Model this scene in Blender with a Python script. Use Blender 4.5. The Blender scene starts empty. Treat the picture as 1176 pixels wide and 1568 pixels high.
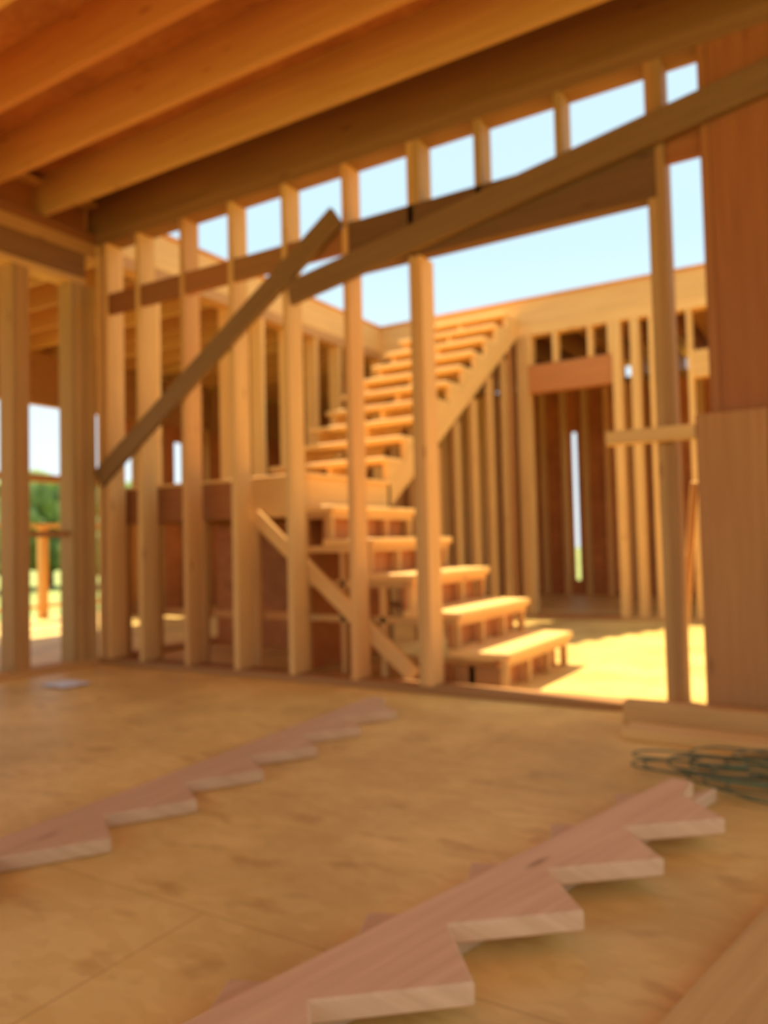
import bpy, bmesh, math, random
from mathutils import Vector, Matrix
random.seed(7)
S = bpy.context.scene

# ---------------------------------------------------------------- materials
def nt(name):
    m = bpy.data.materials.new(name); m.use_nodes = True
    t = m.node_tree; b = t.nodes['Principled BSDF']
    return m, t, b
def N(t, k, **kw):
    n = t.nodes.new(k)
    for a, v in kw.items(): setattr(n, a, v)
    return n
def ramp(t, stops):
    r = N(t, 'ShaderNodeValToRGB'); e = r.color_ramp.elements
    while len(e) < len(stops): e.new(0.5)
    for i, (p, c) in enumerate(stops):
        e[i].position = p; e[i].color = (*c, 1)
    return r
def mixc(t, mode, fac, a, b):
    n = N(t, 'ShaderNodeMix', data_type='RGBA', blend_type=mode)
    for sock, v in ((n.inputs[0], fac), (n.inputs[6], a), (n.inputs[7], b)):
        if isinstance(v, bpy.types.NodeSocket): t.links.new(v, sock)
        elif isinstance(v, tuple): sock.default_value = (*v, 1)
        else: sock.default_value = v
    return n.outputs[2]

def lumber(name, yellow, red, rough=0.65):
    m, t, b = nt(name)
    uv = N(t, 'ShaderNodeUVMap'); uv.uv_map = 'grain'
    mp = N(t, 'ShaderNodeMapping'); mp.inputs['Scale'].default_value = (1.2, 26, 1)
    t.links.new(uv.outputs[0], mp.inputs[0])
    n1 = N(t, 'ShaderNodeTexNoise'); n1.inputs['Scale'].default_value = 1.6
    n1.inputs['Detail'].default_value = 4; n1.inputs['Distortion'].default_value = 0.6
    t.links.new(mp.outputs[0], n1.inputs[0])
    mp2 = N(t, 'ShaderNodeMapping'); mp2.inputs['Scale'].default_value = (2.2, 9, 1)
    t.links.new(uv.outputs[0], mp2.inputs[0])
    vo = N(t, 'ShaderNodeTexVoronoi'); vo.inputs['Scale'].default_value = 1.0
    t.links.new(mp2.outputs[0], vo.inputs[0])
    at = N(t, 'ShaderNodeVertexColor'); at.layer_name = 'tone'
    sp = N(t, 'ShaderNodeSeparateColor'); t.links.new(at.outputs[0], sp.inputs[0])
    base = mixc(t, 'MIX', sp.outputs[0], yellow, red)
    g = ramp(t, [(0.3, (0.88, 0.83, 0.77)), (0.7, (1.04, 1.04, 1.03))])
    t.links.new(n1.outputs[0], g.inputs[0])
    c = mixc(t, 'MULTIPLY', 1.0, base, g.outputs[0])
    k = ramp(t, [(0.04, (0.45, 0.3, 0.2)), (0.12, (1, 1, 1))])
    t.links.new(vo.outputs[0], k.inputs[0])
    c = mixc(t, 'MULTIPLY', 0.7, c, k.outputs[0])
    br = N(t, 'ShaderNodeCombineColor')
    for i in range(3): t.links.new(sp.outputs[1], br.inputs[i])
    c = mixc(t, 'MULTIPLY', 1.0, c, br.outputs[0])
    t.links.new(c, b.inputs['Base Color']); b.inputs['Roughness'].default_value = rough
    b.inputs['Specular IOR Level'].default_value = .3
    bp = N(t, 'ShaderNodeBump'); bp.inputs['Strength'].default_value = 0.12
    t.links.new(n1.outputs[0], bp.inputs['Height']); t.links.new(bp.outputs[0], b.inputs['Normal'])
    return m
YEL = (0.96, 0.57, 0.19); RED = (0.78, 0.27, 0.07)
M_W = lumber('framing_lumber', YEL, RED)
M_STR = lumber('stringer_lumber', (0.95, 0.60, 0.33), (0.88, 0.51, 0.26))

def osb(name, c1, c2, stain=0.0, sheet=(2.44, 1.22), rough=.6):
    m, t, b = nt(name)
    tc = N(t, 'ShaderNodeTexCoord')
    v = N(t, 'ShaderNodeTexVoronoi'); v.inputs['Scale'].default_value = 16
    mp = N(t, 'ShaderNodeMapping'); mp.inputs['Scale'].default_value = (1, 2.2, 1)
    t.links.new(tc.outputs['Object'], mp.inputs[0]); t.links.new(mp.outputs[0], v.inputs[0])
    sp = N(t, 'ShaderNodeSeparateColor'); t.links.new(v.outputs['Color'], sp.inputs[0])
    c = mixc(t, 'MIX', sp.outputs[0], c1, c2)
    n = N(t, 'ShaderNodeTexNoise'); n.inputs['Scale'].default_value = 1.9; n.inputs['Detail'].default_value = 6
    t.links.new(tc.outputs['Object'], n.inputs[0])
    r = ramp(t, [(0.36, (0.76, 0.69, 0.58)), (0.60, (1.08, 1.06, 1.0))]); t.links.new(n.outputs[0], r.inputs[0])
    c = mixc(t, 'MULTIPLY', 0.8, c, r.outputs[0])
    if stain:
        n2 = N(t, 'ShaderNodeTexNoise'); n2.inputs['Scale'].default_value = 7; n2.inputs['Detail'].default_value = 3
        mp3 = N(t, 'ShaderNodeMapping'); mp3.inputs['Scale'].default_value = (0.7, 1.4, 1)
        t.links.new(tc.outputs['Object'], mp3.inputs[0]); t.links.new(mp3.outputs[0], n2.inputs[0])
        r2 = ramp(t, [(0.59, (1, 1, 1)), (0.71, (0.6, 0.45, 0.32))]); t.links.new(n2.outputs[0], r2.inputs[0])
        c = mixc(t, 'MULTIPLY', stain, c, r2.outputs[0])
        bk = N(t, 'ShaderNodeTexBrick'); bk.inputs['Scale'].default_value = 1.0
        bk.inputs['Mortar Size'].default_value = 0.003
        bk.inputs['Brick Width'].default_value = sheet[0]; bk.inputs['Row Height'].default_value = sheet[1]
        bk.inputs['Color1'].default_value = (1, 1, 1, 1); bk.inputs['Color2'].default_value = (0.95, 0.94, 0.92, 1)
        bk.inputs['Mortar'].default_value = (0.75, 0.66, 0.56, 1)
        t.links.new(tc.outputs['Object'], bk.inputs[0])
        c = mixc(t, 'MULTIPLY', 0.8, c, bk.outputs[0])
    t.links.new(c, b.inputs['Base Color']); b.inputs['Roughness'].default_value = rough
    b.inputs['Specular IOR Level'].default_value = .35
    return m
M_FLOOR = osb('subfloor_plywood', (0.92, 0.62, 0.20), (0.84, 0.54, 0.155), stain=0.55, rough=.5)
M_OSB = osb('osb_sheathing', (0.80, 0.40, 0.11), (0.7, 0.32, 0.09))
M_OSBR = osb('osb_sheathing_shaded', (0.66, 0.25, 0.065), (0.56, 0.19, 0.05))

def simple(name, col, rough=0.6, var=0.15, sc=8):
    m, t, b = nt(name)
    tc = N(t, 'ShaderNodeTexCoord'); n = N(t, 'ShaderNodeTexNoise'); n.inputs['Scale'].default_value = sc
    t.links.new(tc.outputs['Object'], n.inputs[0])
    r = ramp(t, [(0.3, tuple(x*(1-var) for x in col)), (0.7, tuple(min(1, x*(1+var)) for x in col))])
    t.links.new(n.outputs[0], r.inputs[0]); t.links.new(r.outputs[0], b.inputs['Base Color'])
    b.inputs['Roughness'].default_value = rough
    return m
M_GRASS = simple('grass', (0.30, 0.33, 0.08), 0.9, 0.4, 0.6)
M_LEAF = simple('leaves', (0.20, 0.27, 0.06), 0.8, 0.5, 1.5)
M_BARK = simple('bark', (0.2, 0.13, 0.08), 0.9, 0.3, 5)
M_CORD = simple('cord_rubber', (0.14, 0.15, 0.06), 0.5, 0.3, 10)
M_SUNPATCH = simple('sun_patch_white', (0.8, 0.82, 0.85), 0.5, 0.05, 10)  # pale colour imitating a sunlit spot

# ---------------------------------------------------------------- geometry helpers
class Obj:
    def __init__(s, name, mat, bevel=0.003):
        s.name, s.mat, s.bevel = name, mat, bevel
        s.fix = None
        s.bm = bmesh.new()
        s.uv = s.bm.loops.layers.uv.new('grain')
        s.col = s.bm.loops.layers.color.new('tone')
    def _skin(s, faces, g, tint, br):
        g = g.normalized()
        a = Vector((0, 0, 1)) if abs(g.z) < 0.8 else Vector((1, 0, 0))
        a = (a - g*a.dot(g)).normalized(); b = g.cross(a)
        ou, ov, dt, db_ = s.fix or (random.uniform(0, 50), random.uniform(0, 50), random.uniform(-.25, .25), random.uniform(.88, 1.0))
        ti = min(1, max(0, tint + dt)); bb = br*db_
        for f in faces:
            for l in f.loops:
                c = l.vert.co
                l[s.uv].uv = (c.dot(g)+ou, c.dot(a)+c.dot(b)+ov)
                l[s.col] = (ti, bb, 0, 1)
    def hexa(s, vs, g, tint=.4, br=1.0):
        v = [s.bm.verts.new(p) for p in vs]
        idx = [(0,3,2,1),(4,5,6,7),(0,1,5,4),(1,2,6,5),(2,3,7,6),(3,0,4,7)]
        fs = [s.bm.faces.new([v[i] for i in q]) for q in idx]
        s._skin(fs, g, tint, br)
    def box(s, x0, x1, y0, y1, z0, z1, tint=.4, br=1.0, grain=None):
        d = (x1-x0, y1-y0, z1-z0); k = d.index(max(d)) if grain is None else grain
        g = Vector([1 if i == k else 0 for i in range(3)])
        s.hexa([(x0,y0,z0),(x1,y0,z0),(x1,y1,z0),(x0,y1,z0),(x0,y0,z1),(x1,y0,z1),(x1,y1,z1),(x0,y1,z1)], g, tint, br)
    def beam(s, p0, p1, w, t, nrm, tint=.4, br=1.0):
        p0, p1, n = Vector(p0), Vector(p1), Vector(nrm)
        g = (p1-p0).normalized(); n = (n-g*n.dot(g)).normalized(); c = g.cross(n)
        v = []
        for p in (p0, p1):
            for a, b in ((-1,-1),(1,-1),(1,1),(-1,1)): v.append(p+c*(a*w/2)+n*(b*t/2))
        s.hexa(v, g, tint, br)
    def prism(s, pts, ext, g, tint=.4, br=1.0):
        e = Vector(ext)
        a = [s.bm.verts.new(Vector(p)) for p in pts]; b = [s.bm.verts.new(Vector(p)+e) for p in pts]
        fs = [s.bm.faces.new(a[::-1]), s.bm.faces.new(b)]
        n = len(pts)
        for i in range(n): fs.append(s.bm.faces.new([a[i], a[(i+1)%n], b[(i+1)%n], b[i]]))
        s._skin(fs, Vector(g), tint, br)
    def done(s, parent=None):
        bmesh.ops.recalc_face_normals(s.bm, faces=s.bm.faces)
        me = bpy.data.meshes.new(s.name); s.bm.to_mesh(me); s.bm.free()
        o = bpy.data.objects.new(s.name, me); S.collection.objects.link(o)
        me.materials.append(s.mat)
        if s.bevel:
            m = o.modifiers.new('edge', 'BEVEL'); m.width = s.bevel; m.segments = 1; m.limit_method = 'ANGLE'
        if parent: o.parent = parent
        return o
def empty(name):
    o = bpy.data.objects.new(name, None); S.collection.objects.link(o); return o

T = 0.038
PL = 2.91      # top of wall plates, stair hall
PR = 2.98      # top of wall plates, near room
OT = 2.90      # underside of near-room plates
UP = 3.20      # upper floor
YA = 3.50      # partition front
XL = -4.45     # left wall inner face
YF = 7.30      # far wall

# ---------------------------------------------------------------- floor / outside
f = Obj('floor', M_FLOOR, 0)
f.box(-8.15, 9, -5, 11.5, -0.3, 0.0)
f.done()
g = Obj('ground', M_GRASS, 0)
g.box(-120, 120, -60, 160, -1.3, -1.2); g.done()

# ---------------------------------------------------------------- ceiling of the room
c = Obj('ceiling', M_W)
JH = 0.27
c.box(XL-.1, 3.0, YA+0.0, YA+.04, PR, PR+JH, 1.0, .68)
yy = 3.11
while yy > -2.6:
    c.box(XL-.14, 3.0, yy-T/2, yy+T/2, PR, PR+JH, .8, .95)
    yy -= 0.44
c.box(XL-.14, XL-.10, -2.6, YA, PR, PR+JH, .9, .8)
co = c.done()
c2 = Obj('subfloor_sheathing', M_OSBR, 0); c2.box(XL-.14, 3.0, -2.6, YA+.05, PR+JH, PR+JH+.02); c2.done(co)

# ---------------------------------------------------------------- partition wall (middle)
w = Obj('wall_middle', M_W)
D = 0.14
def ws(x, z0=T, z1=OT, wd=T, tint=.4, br=1.0, d=D): w.box(x-wd/2, x+wd/2, YA, YA+d, z0, z1, tint, br)
w.box(XL, .8, YA, YA+D, 0, T, .6, .8)
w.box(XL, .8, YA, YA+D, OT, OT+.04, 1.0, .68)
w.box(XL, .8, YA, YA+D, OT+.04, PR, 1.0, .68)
for x in (-4.43, -4.35, -4.03, -3.615, -3.20, -2.78, -2.35): ws(x)
ws(-1.93); ws(-1.892, T, 2.28)
w.box(-1.911, -1.873, YA, YA+D, 2.56, OT, .6, .85)
for x in (-1.54, -1.12): ws(x, 2.52, tint=.6, br=.85)
ws(-.705, T, 2.28, tint=.7, br=.8); ws(-.667, tint=.75, br=.8)  # end studs: backlit darkness put into the wood tone
w.box(-.724, -.686, YA, YA+D, 2.56, OT, .6, .8)
# header
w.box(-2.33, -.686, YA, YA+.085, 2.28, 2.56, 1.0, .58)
for a, b in ((-4.33,-4.05),(-4.01,-3.635),(-3.595,-3.22),(-3.18,-2.80),(-2.76,-2.37)):
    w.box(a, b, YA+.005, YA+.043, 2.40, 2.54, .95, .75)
# built-up post
w.box(-.50, -.46, YA, YA+.14, T, OT, .8, .75); w.box(-.459, -.18, YA, YA+.14, T, OT, .85, .76)
w.box(-.179, .1, YA, YA+.14, T, OT, .85, .76); w.box(.101, .38, YA, YA+.14, T, OT, .8, .76)
w.box(-.647, -.502, YA+.02, YA+.06, 2.43, 2.57, .9, .75)
w.done()
hw = Obj('half_wall_panel', M_W, .004)
hw.fix = (3.3, 7.1, 0, 1)
hw.box(-.555, -.28, YA-.055, YA-.005, 0.0, 1.29, .8, .80); hw.fix = (13.3, 2.1, 0, 1)
hw.box(-.279, 0, YA-.055, YA-.005, 0.0, 1.29, .85, .78)
hw.box(.001, .3, YA-.055, YA-.005, 0.0, 1.29, .8, .80); ho = hw.done()
lb = Obj('ledge_board', M_W); lb.box(-.93, -.556, YA-.07, YA-.002, 1.19, 1.25, .0, 1.05); lb.done(ho)

b1 = Obj('diagonal_brace', M_W); b1.fix = (5, 9, 0, 1)
b1.beam((-2.72, YA-.026, 2.225), (.3, YA-.026, 2.745), .14, T, (0,1,0), .62, .58); b1.done()
b1 = Obj('diagonal_brace', M_W); b1.fix = (25, 4, 0, 1)
b1.beam((-4.40, YA-.026, 1.262), (-2.38, YA-.026, 2.60), .13, T, (0,1,0), .58, .58); b1.done()

# ---------------------------------------------------------------- left wall
w = Obj('wall_left', M_W)
X0, X1 = XL-.14, XL
w.box(X0, X1, -3, YF+3.2, 0, T, .5, .9)
w.box(X0, X1, -3, YF+3.2, 2.82, PL, .6, .85)
w.box(X0, X1, -3, YA+.14, PL, PR, .8, .7)
w.box(X0+.01, X1-.005, .3, 3.42, 2.65, 2.82, .95, .65)
w.box(X0, X1, .3, 3.42, 2.60, 2.645, .1, 1.0)
for yy in (2.89, 2.93, 2.97, 3.32, 3.36, 3.40, 3.44, 3.475, 2.46, 2.42, .34, .30):
    w.box(X0, X1, yy-.019, yy+.019, T, 2.60, .4, .85)
yy = 3.66
while yy < YF+3:
    w.box(X0, X1, yy-.019, yy+.019, T, 2.82, .25, 1.05); yy += .406
yy = -.1
while yy > -3:
    w.box(X0, X1, yy-.019, yy+.019, T, 2.82, .3, 1.0); yy -= .406
w.box(X0, X0+.04, YA+.15, YF+3.2, PL, UP-.02, .15, 1.0)
w.box(X1-.04, X1, YA+.15, YF-.0, PL, UP-.02, .1, 1.05)
w.box(X0+.05, X0+.09, 2.99, 3.30, .87, .91, .7, .9)
w.done()

# ---------------------------------------------------------------- far wall
w = Obj('wall_far', M_W)
Y0, Y1 = YF, YF+.14
w.box(XL, -2.73, Y0, Y1, 0, T, .5, .9); w.box(-1.89, 3, Y0, Y1, 0, T, .5, .95)
w.box(-2.73, -1.89, Y0, Y1, 0, T, .7, .9)
w.box(XL, 3, Y0, Y1, 2.82, PL, .2, 1.0)
for x in (-4.3,-3.95,-3.55,-3.15,-2.93,-2.83,-2.79,-2.75): w.box(x-.019, x+.019, Y0, Y1, T, 2.82, .6, .88)
for x in (-1.87,-1.83,-1.70,-1.66,-1.53,-1.20,-.3,.1,.5,.9,1.3,1.7,2.1,2.5,2.9): w.box(x-.019, x+.019, Y0, Y1, T, 2.82, .1, 1.05)
w.box(-2.73, -1.89, Y0+.01, Y1-.01, 2.24, 2.52, .85, .95)
for x in (-2.71,-2.45,-2.10,-1.91): w.box(x-.019, x+.019, Y0, Y1, 2.52, 2.82, .15, 1.05)
w.box(-1.2, -.35, Y0+.01, Y1-.01, 2.2, 2.44, .1, 1.05)
for x in (-.95,-.6): w.box(x-.019, x+.019, Y0, Y1, 2.44, 2.82, .2)
w.box(XL-.14, 3, Y0, Y0+.04, PL, UP-.02, .1, 1.05)
w.done()
u = Obj('ceiling_upper_deck', M_OSB, 0)
u.box(XL-.14, 3.2, YF-.02, 11, UP-.02, UP)
u.box(-7.6, XL+.02, 0, 11, UP-.02, UP+.0005)  # porch deck lengthened forward to keep sun off the near-room floor
uo = u.done()
u = Obj('deck_joists', M_W)
x = -4.3
while x < 3: u.box(x-T/2, x+T/2, YF+.05, 11, PL, UP-.02, .8, .7); x += .406
y = .1
while y < 11: u.box(-7.6, XL-.15, y-T/2, y+T/2, PL, UP-.02, .6, .85); y += .406
u.box(-7.64, -7.6, 0, 11, PL, UP-.02, .7, .8)
u.done(uo)

# room beyond the doorway
w = Obj('wall_rear', M_W)
x = -4.3
while x < 3: w.box(x-.03, x+.03, 10.36, 10.5, 0, PL, .45, 1.0); x += .30
w.box(XL, 3, 10.36, 10.5, PL-.08, PL, .6, .8)
wo = w.done()
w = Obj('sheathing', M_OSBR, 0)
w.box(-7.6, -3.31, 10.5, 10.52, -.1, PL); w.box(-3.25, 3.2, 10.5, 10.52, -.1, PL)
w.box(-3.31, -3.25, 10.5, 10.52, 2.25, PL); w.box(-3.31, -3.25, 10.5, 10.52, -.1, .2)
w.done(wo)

# outer wall across the porch side
w = Obj('wall_outer', M_W)
y = 6.0
while y < 10.5: w.box(-7.5, -7.4, y-.019, y+.019, 0, PL, .5, .85); y += .406
w.box(-7.5, -7.4, .2, 10.5, 2.35, PL, .7, .85)
w.box(-7.5, -7.4, .2, 6.0, 1.52, 1.6, .6, .9)
for yy in (4.2, .3): w.box(-7.5, -7.4, yy-.06, yy+.06, 0, 2.35, .4, .9)
wo = w.done()
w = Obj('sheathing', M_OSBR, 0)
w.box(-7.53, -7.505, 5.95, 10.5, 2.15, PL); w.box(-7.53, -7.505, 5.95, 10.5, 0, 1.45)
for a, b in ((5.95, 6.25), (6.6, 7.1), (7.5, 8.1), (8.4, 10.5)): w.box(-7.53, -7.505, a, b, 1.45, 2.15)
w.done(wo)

# ---------------------------------------------------------------- staircase
st = empty('staircase')
RL, RUNL = .202, .27
EX = -1.54; SY0, SY1 = 3.69, 4.70; LX = -2.81; LZ = 6*RL
R, RUN, NT = (UP-LZ)/11, .26, 10
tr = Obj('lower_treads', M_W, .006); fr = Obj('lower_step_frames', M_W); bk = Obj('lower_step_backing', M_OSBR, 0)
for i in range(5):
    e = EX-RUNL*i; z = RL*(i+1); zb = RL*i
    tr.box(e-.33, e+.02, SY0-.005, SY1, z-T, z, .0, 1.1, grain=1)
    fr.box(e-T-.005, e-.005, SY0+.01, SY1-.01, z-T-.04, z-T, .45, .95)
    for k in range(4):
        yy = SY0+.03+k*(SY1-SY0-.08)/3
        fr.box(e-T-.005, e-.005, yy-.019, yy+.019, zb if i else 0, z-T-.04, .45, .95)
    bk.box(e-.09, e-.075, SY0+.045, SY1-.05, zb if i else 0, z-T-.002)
    for sy in (SY0+.005, SY1-.045):
        if i: fr.box(LX, e-.045, sy, sy+.04, z-T-.04, z-T, .45, .95)
        xx = e-.2
        if xx > LX: fr.box(xx-.019, xx+.019, sy, sy+.038, 0, z-T-.04, .5, .95)
fr.box(EX-.30, EX-.045, SY0+.005, SY0+.02, 0, RL-T-.04, .9, .75)
fr.box(EX-.60, EX-.32, SY0+.005, SY0+.02, 0, RL-T-.04, .9, .75)
tr.done(st); fr.done(st); bk.done(st)
ld = Obj('landing', M_W)
ld.box(XL+.01, -3.3, SY0, SY0+T, LZ-.26, LZ-.02, .85, .75); ld.box(-3.299, LX, SY0, SY0+T, LZ-.26, LZ-.02, .3, 1.0)
ld.box(LX-T, LX, SY0+T, SY1, LZ-.26, LZ-.02, .35, 1.0)
ld.box(XL+.01, LX, SY1-T, SY1, LZ-.26, LZ-.02, .5, 1.0)
ld.box(XL+.01, XL+.05, SY0+T, SY1-T, LZ-.26, LZ-.02, .5)
x = XL+.4
while x < LX-.1: ld.box(x-T/2, x+T/2, SY0+T, SY1-T, LZ-.26, LZ-.02, .5); x += .4
ld.box(XL+.01, LX+.02, SY0-.005, SY1, LZ-.02, LZ, .2, 1.0)
for x, wd in ((-3.25,.14),(-3.66,.06),(-4.1,.06),(-4.40,.04),(-2.83,.06)):
    ld.box(x-wd/2, x+wd/2, SY0, SY0+.038, 0, LZ-.26, .45, .9)
    ld.box(x-wd/2, x+wd/2, SY1-.04, SY1, 0, LZ-.26, .5, .9)
ld.box(XL+.02, LX-.06, SY0+.04, SY0+.07, .32, .37, .6, .9)
ld.done(st)
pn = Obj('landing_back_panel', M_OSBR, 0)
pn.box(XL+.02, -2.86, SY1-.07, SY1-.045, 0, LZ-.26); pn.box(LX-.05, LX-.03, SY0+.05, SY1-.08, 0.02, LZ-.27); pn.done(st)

sg = Obj('upper_stringers', M_W, 0)
slope = R/RUN
line = lambda y: LZ+(y-SY1)*slope          # notch line
for x0 in (-2.868, -3.36, -3.85):
    sg.fix = (random.uniform(0, 50), random.uniform(0, 50), .0, 1.0)
    ye = SY1+RUN*NT-.005
    sg.prism([(x0, SY1, line(SY1)), (x0, SY1, line(SY1)-.20), (x0, ye, line(ye)-.20), (x0, ye, line(ye))], (T,0,0), (0, RUN, R), .3, .95)
    for i in range(NT):
        ya = SY1+RUN*i; yb = ya+RUN; zt = LZ+R*(i+1)-T
        sg.prism([(x0, ya, line(ya)), (x0, yb-T/slope, zt), (x0, ya, zt)], (T,0,0), (0, RUN, R), .3, .95)
sg.done(st)
tu = Obj('upper_treads', M_W, .006)
for i in range(NT):
    z = LZ+R*(i+1)
    tu.box(-3.90, -2.835, SY1+RUN*i-.03, SY1+RUN*(i+1)-.006, z-T, z, .1, 1.08)
tu.done(st)
sw = Obj('under_stair_studs', M_W)
y = 5.15
while y < 7.2:
    zt = line(y-.05)-.205
    sw.box(-2.87, -2.832, y-.045, y+.045, 0.036, zt, .45, .9); y += .36
sw.box(-2.87, -2.832, 4.75, 7.25, 0, .036, .5, .95)
sw.done(st)
db = Obj('diagonal_stair_board', M_W)
db.beam((-3.17, 3.664, .965), (-2.06, 3.664, .05), .09, .036, (0,1,0), .1, 1.0); db.done()
# ---------------------------------------------------------------- loose stringers on the floor
def loose(name, tip, d, n, z0, k=.321, wid=.27, tint=.5, flip=False):
    t = Vector((d[0], d[1], 0)).normalized(); nn = Vector((t.y, -t.x, 0))
    if flip: nn = -nn
    s = k/math.hypot(.188, .26); r, ru = .188*s, .26*s
    a = r*r/k; h = r*ru/k
    tip = Vector((tip[0], tip[1], z0))
    pts = [tip - t*(k-a) - nn*wid, tip - t*(k-a) - nn*h]
    for i in range(n):
        p = tip + t*(k*i); pts += [p, p + t*a - nn*h]
    pts.pop()
    last = tip + t*(k*(n-1)); pts += [last + t*a*1.0 - nn*h, last + t*(a+.12) - nn*(h+.03), last + t*(a+.12) - nn*wid]
    o = Obj(name, M_STR, .004); o.prism(pts, (0,0,T), t, tint, 1.0)
    return o.done()
loose('stair_stringer', (-1.645, 1.02), (-.055, 1), 7, 0.001, tint=.5)
P0 = Vector((-.625, .82, 0))
loose('stair_stringer', (P0.x, P0.y), (.243, .947), 5, T+.002, k=.325, tint=.5, wid=.25)
td = Vector((.243, .947, 0)).normalized(); tn = Vector((td.y, -td.x, 0))
lp = P0 + td*.10 - tn*.36
loose('stair_stringer', (lp.x, lp.y), (.243, .947), 5, 0.001, k=.325, tint=.5, wid=.20, flip=True)
bd = Obj('loose_board', M_W)
bd.beam((-.305, .50, .02), (.045, 2.1, .02), .28, T, (0,0,1), .2, 1.0); bd.done()
bd = Obj('loose_board', M_W)
bd.beam((-.80, 3.10, .02), (.9, 3.04, .02), .14, T, (0,0,1), .1, .95); bd.done()
bd = Obj('loose_board', M_W)
bd.beam((-.86, 3.34, .045), (.3, 3.32, .045), .09, .09, (0,0,1), .2, .9); bd.done()

# cord tangle
cu = bpy.data.curves.new('extension_cord', 'CURVE'); cu.dimensions = '3D'; cu.bevel_depth = .0035; cu.bevel_resolution = 3
sp = cu.splines.new('BEZIER'); P = []
for i in range(110):
    a = i*.62; rr = .15+.08*math.sin(i*1.7)+.04*math.sin(i*.37)
    P.append((-.05+math.cos(a)*rr*2.4+random.uniform(-.09,.09), 2.68+math.sin(a)*rr*.85+random.uniform(-.06,.06), .008+.0004*i+random.uniform(0,.012)))
sp.bezier_points.add(len(P)-1)
for q, p in zip(sp.bezier_points, P): q.co = p; q.handle_left_type = q.handle_right_type = 'AUTO'
o = bpy.data.objects.new('extension_cord', cu); S.collection.objects.link(o); cu.materials.append(M_CORD)

ls = Obj('leaning_lath', M_W)
ls.beam((-.74, 3.86, .02), (-.60, 3.67, 1.02), .035, .02, (0,1,0), .0, 1.1); ls.done()

def sun_patch(x, y, sx, sy):
    o = Obj('sun_patch_sheet', M_SUNPATCH, 0)
    n = 6; vs = [[o.bm.verts.new((x+sx*(i/n-.5), y+sy*(j/n-.5), .004+.008*abs(math.sin(i*1.3+j*.9)))) for j in range(n+1)] for i in range(n+1)]
    for i in range(n):
        for j in range(n): o.bm.faces.new((vs[i][j], vs[i+1][j], vs[i+1][j+1], vs[i][j+1]))
    o.done()
sun_patch(-3.93, 2.86, .22, .18)  # thin white sheet standing in for a patch of sunlight on the floor

# ---------------------------------------------------------------- porch railing
r = Obj('porch_railing', M_W)
for y in (2.0, 3.8, 5.55, 7.3): r.box(-8.08, -7.99, y-.045, y+.045, 0, 1.05, .3)
r.box(-8.10, -7.96, 1.9, 7.5, 1.05, 1.09, .2); r.box(-8.06, -8.01, 1.9, 7.5, .12, .16, .3)
r.done()
def tree(x, y, h):
    e = empty('tree')
    bm = bmesh.new()
    bmesh.ops.create_cone(bm, segments=8, radius1=.22, radius2=.1, depth=h*.6, cap_ends=True, matrix=Matrix.Translation((x, y, -1.25+h*.3)))
    me = bpy.data.meshes.new('trunk'); bm.to_mesh(me); bm.free(); me.materials.append(M_BARK)
    o = bpy.data.objects.new('trunk', me); S.collection.objects.link(o); o.parent = e
    bm = bmesh.new()
    for i in range(16):
        a = random.uniform(0, 6.28); q = random.random(); rad = h*.3*(1-q*.6)*random.random()**.5
        r_ = bmesh.ops.create_icosphere(bm, subdivisions=2, radius=h*random.uniform(.12,.2), matrix=Matrix.Translation((x+math.cos(a)*rad, y+math.sin(a)*rad, -1.25+h*(.25+.6*q))))
        for v in r_['verts']: v.co += Vector([random.uniform(-1,1) for _ in range(3)])*h*.02
    me = bpy.data.meshes.new('foliage'); bm.to_mesh(me); bm.free(); me.materials.append(M_LEAF)
    o = bpy.data.objects.new('foliage', me); S.collection.objects.link(o); o.parent = e
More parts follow.
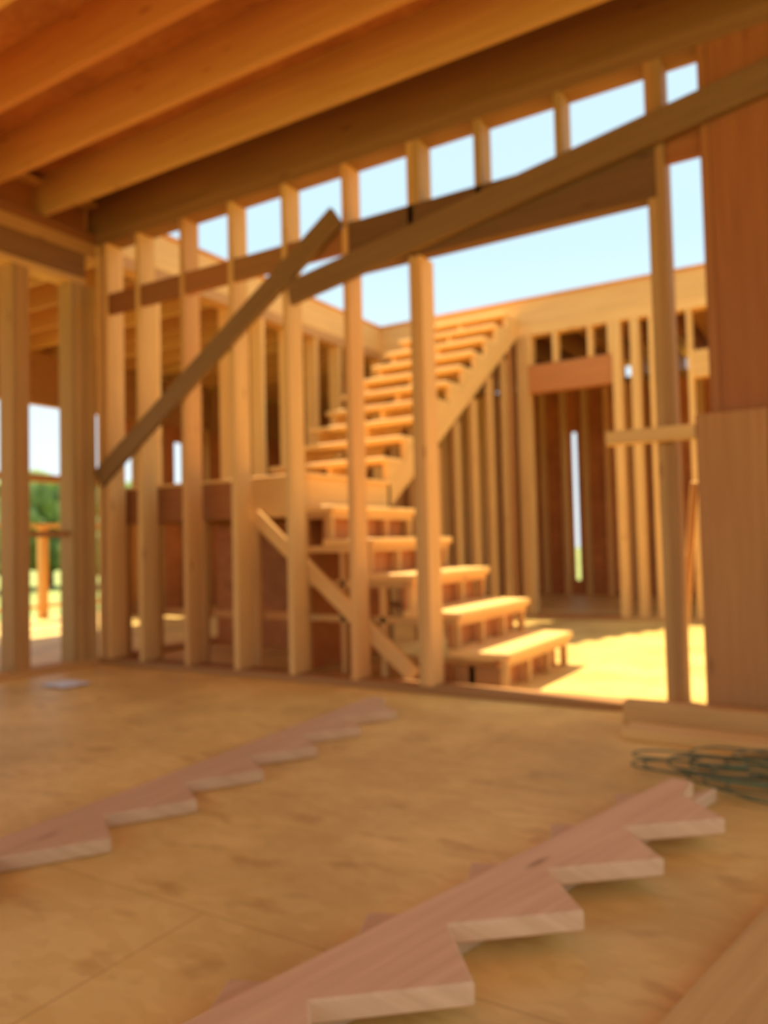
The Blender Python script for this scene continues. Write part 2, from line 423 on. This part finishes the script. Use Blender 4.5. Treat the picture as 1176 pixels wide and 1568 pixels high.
for i in range(18):
    a = math.radians(36+i*2.7)
    d = random.uniform(42, 52)
    tree(-math.sin(a)*d, math.cos(a)*d, random.uniform(5.6, 6.8))

# ---------------------------------------------------------------- light
sd = bpy.data.lights.new('sun', 'SUN'); sd.energy = 10; sd.angle = .02; sd.color = (1, .87, .62)
so = bpy.data.objects.new('sun', sd); S.collection.objects.link(so)
el, az = math.radians(63), math.radians(172)
dirv = Vector((math.cos(el)*math.cos(az), math.cos(el)*math.sin(az), math.sin(el)))
so.rotation_euler = dirv.to_track_quat('Z', 'Y').to_euler(); so.location = (-6, 4, 12)
W = bpy.data.worlds.new('sky'); S.world = W; W.use_nodes = True; t = W.node_tree
bg = t.nodes['Background']
tc = N(t, 'ShaderNodeTexCoord'); sx = N(t, 'ShaderNodeSeparateXYZ'); t.links.new(tc.outputs['Generated'], sx.inputs[0])
rp = ramp(t, [(0.0, (.76, .84, .86)), (0.35, (.47, .65, .75)), (1.0, (.48, .59, .66))]); t.links.new(sx.outputs[2], rp.inputs[0])
t.links.new(rp.outputs[0], bg.inputs[0]); bg.inputs[1].default_value = 1.5

S.view_settings.view_transform = 'Standard'
# ---------------------------------------------------------------- camera
cd = bpy.data.cameras.new('camera'); cam = bpy.data.objects.new('camera', cd); S.collection.objects.link(cam); S.camera = cam
cd.sensor_fit = 'VERTICAL'; cd.sensor_height = 36; cd.sensor_width = 27; cd.lens = 27.05
yaw, pit, rol = math.radians(31.4), math.radians(2.285), .024
F = Vector((-math.sin(yaw)*math.cos(pit), math.cos(yaw)*math.cos(pit), math.sin(pit)))
r0 = F.cross(Vector((0,0,1))).normalized(); u0 = r0.cross(F)
Rv = r0*math.cos(rol) - u0*math.sin(rol); U = u0*math.cos(rol) + r0*math.sin(rol)
m = Matrix((Rv, U, -F)).transposed().to_4x4(); m.translation = (0, 0, .78); cam.matrix_world = m
cd.dof.use_dof = True; cd.dof.focus_distance = .5; cd.dof.aperture_fstop = 5.2
cd.clip_start = .02; cd.clip_end = 500
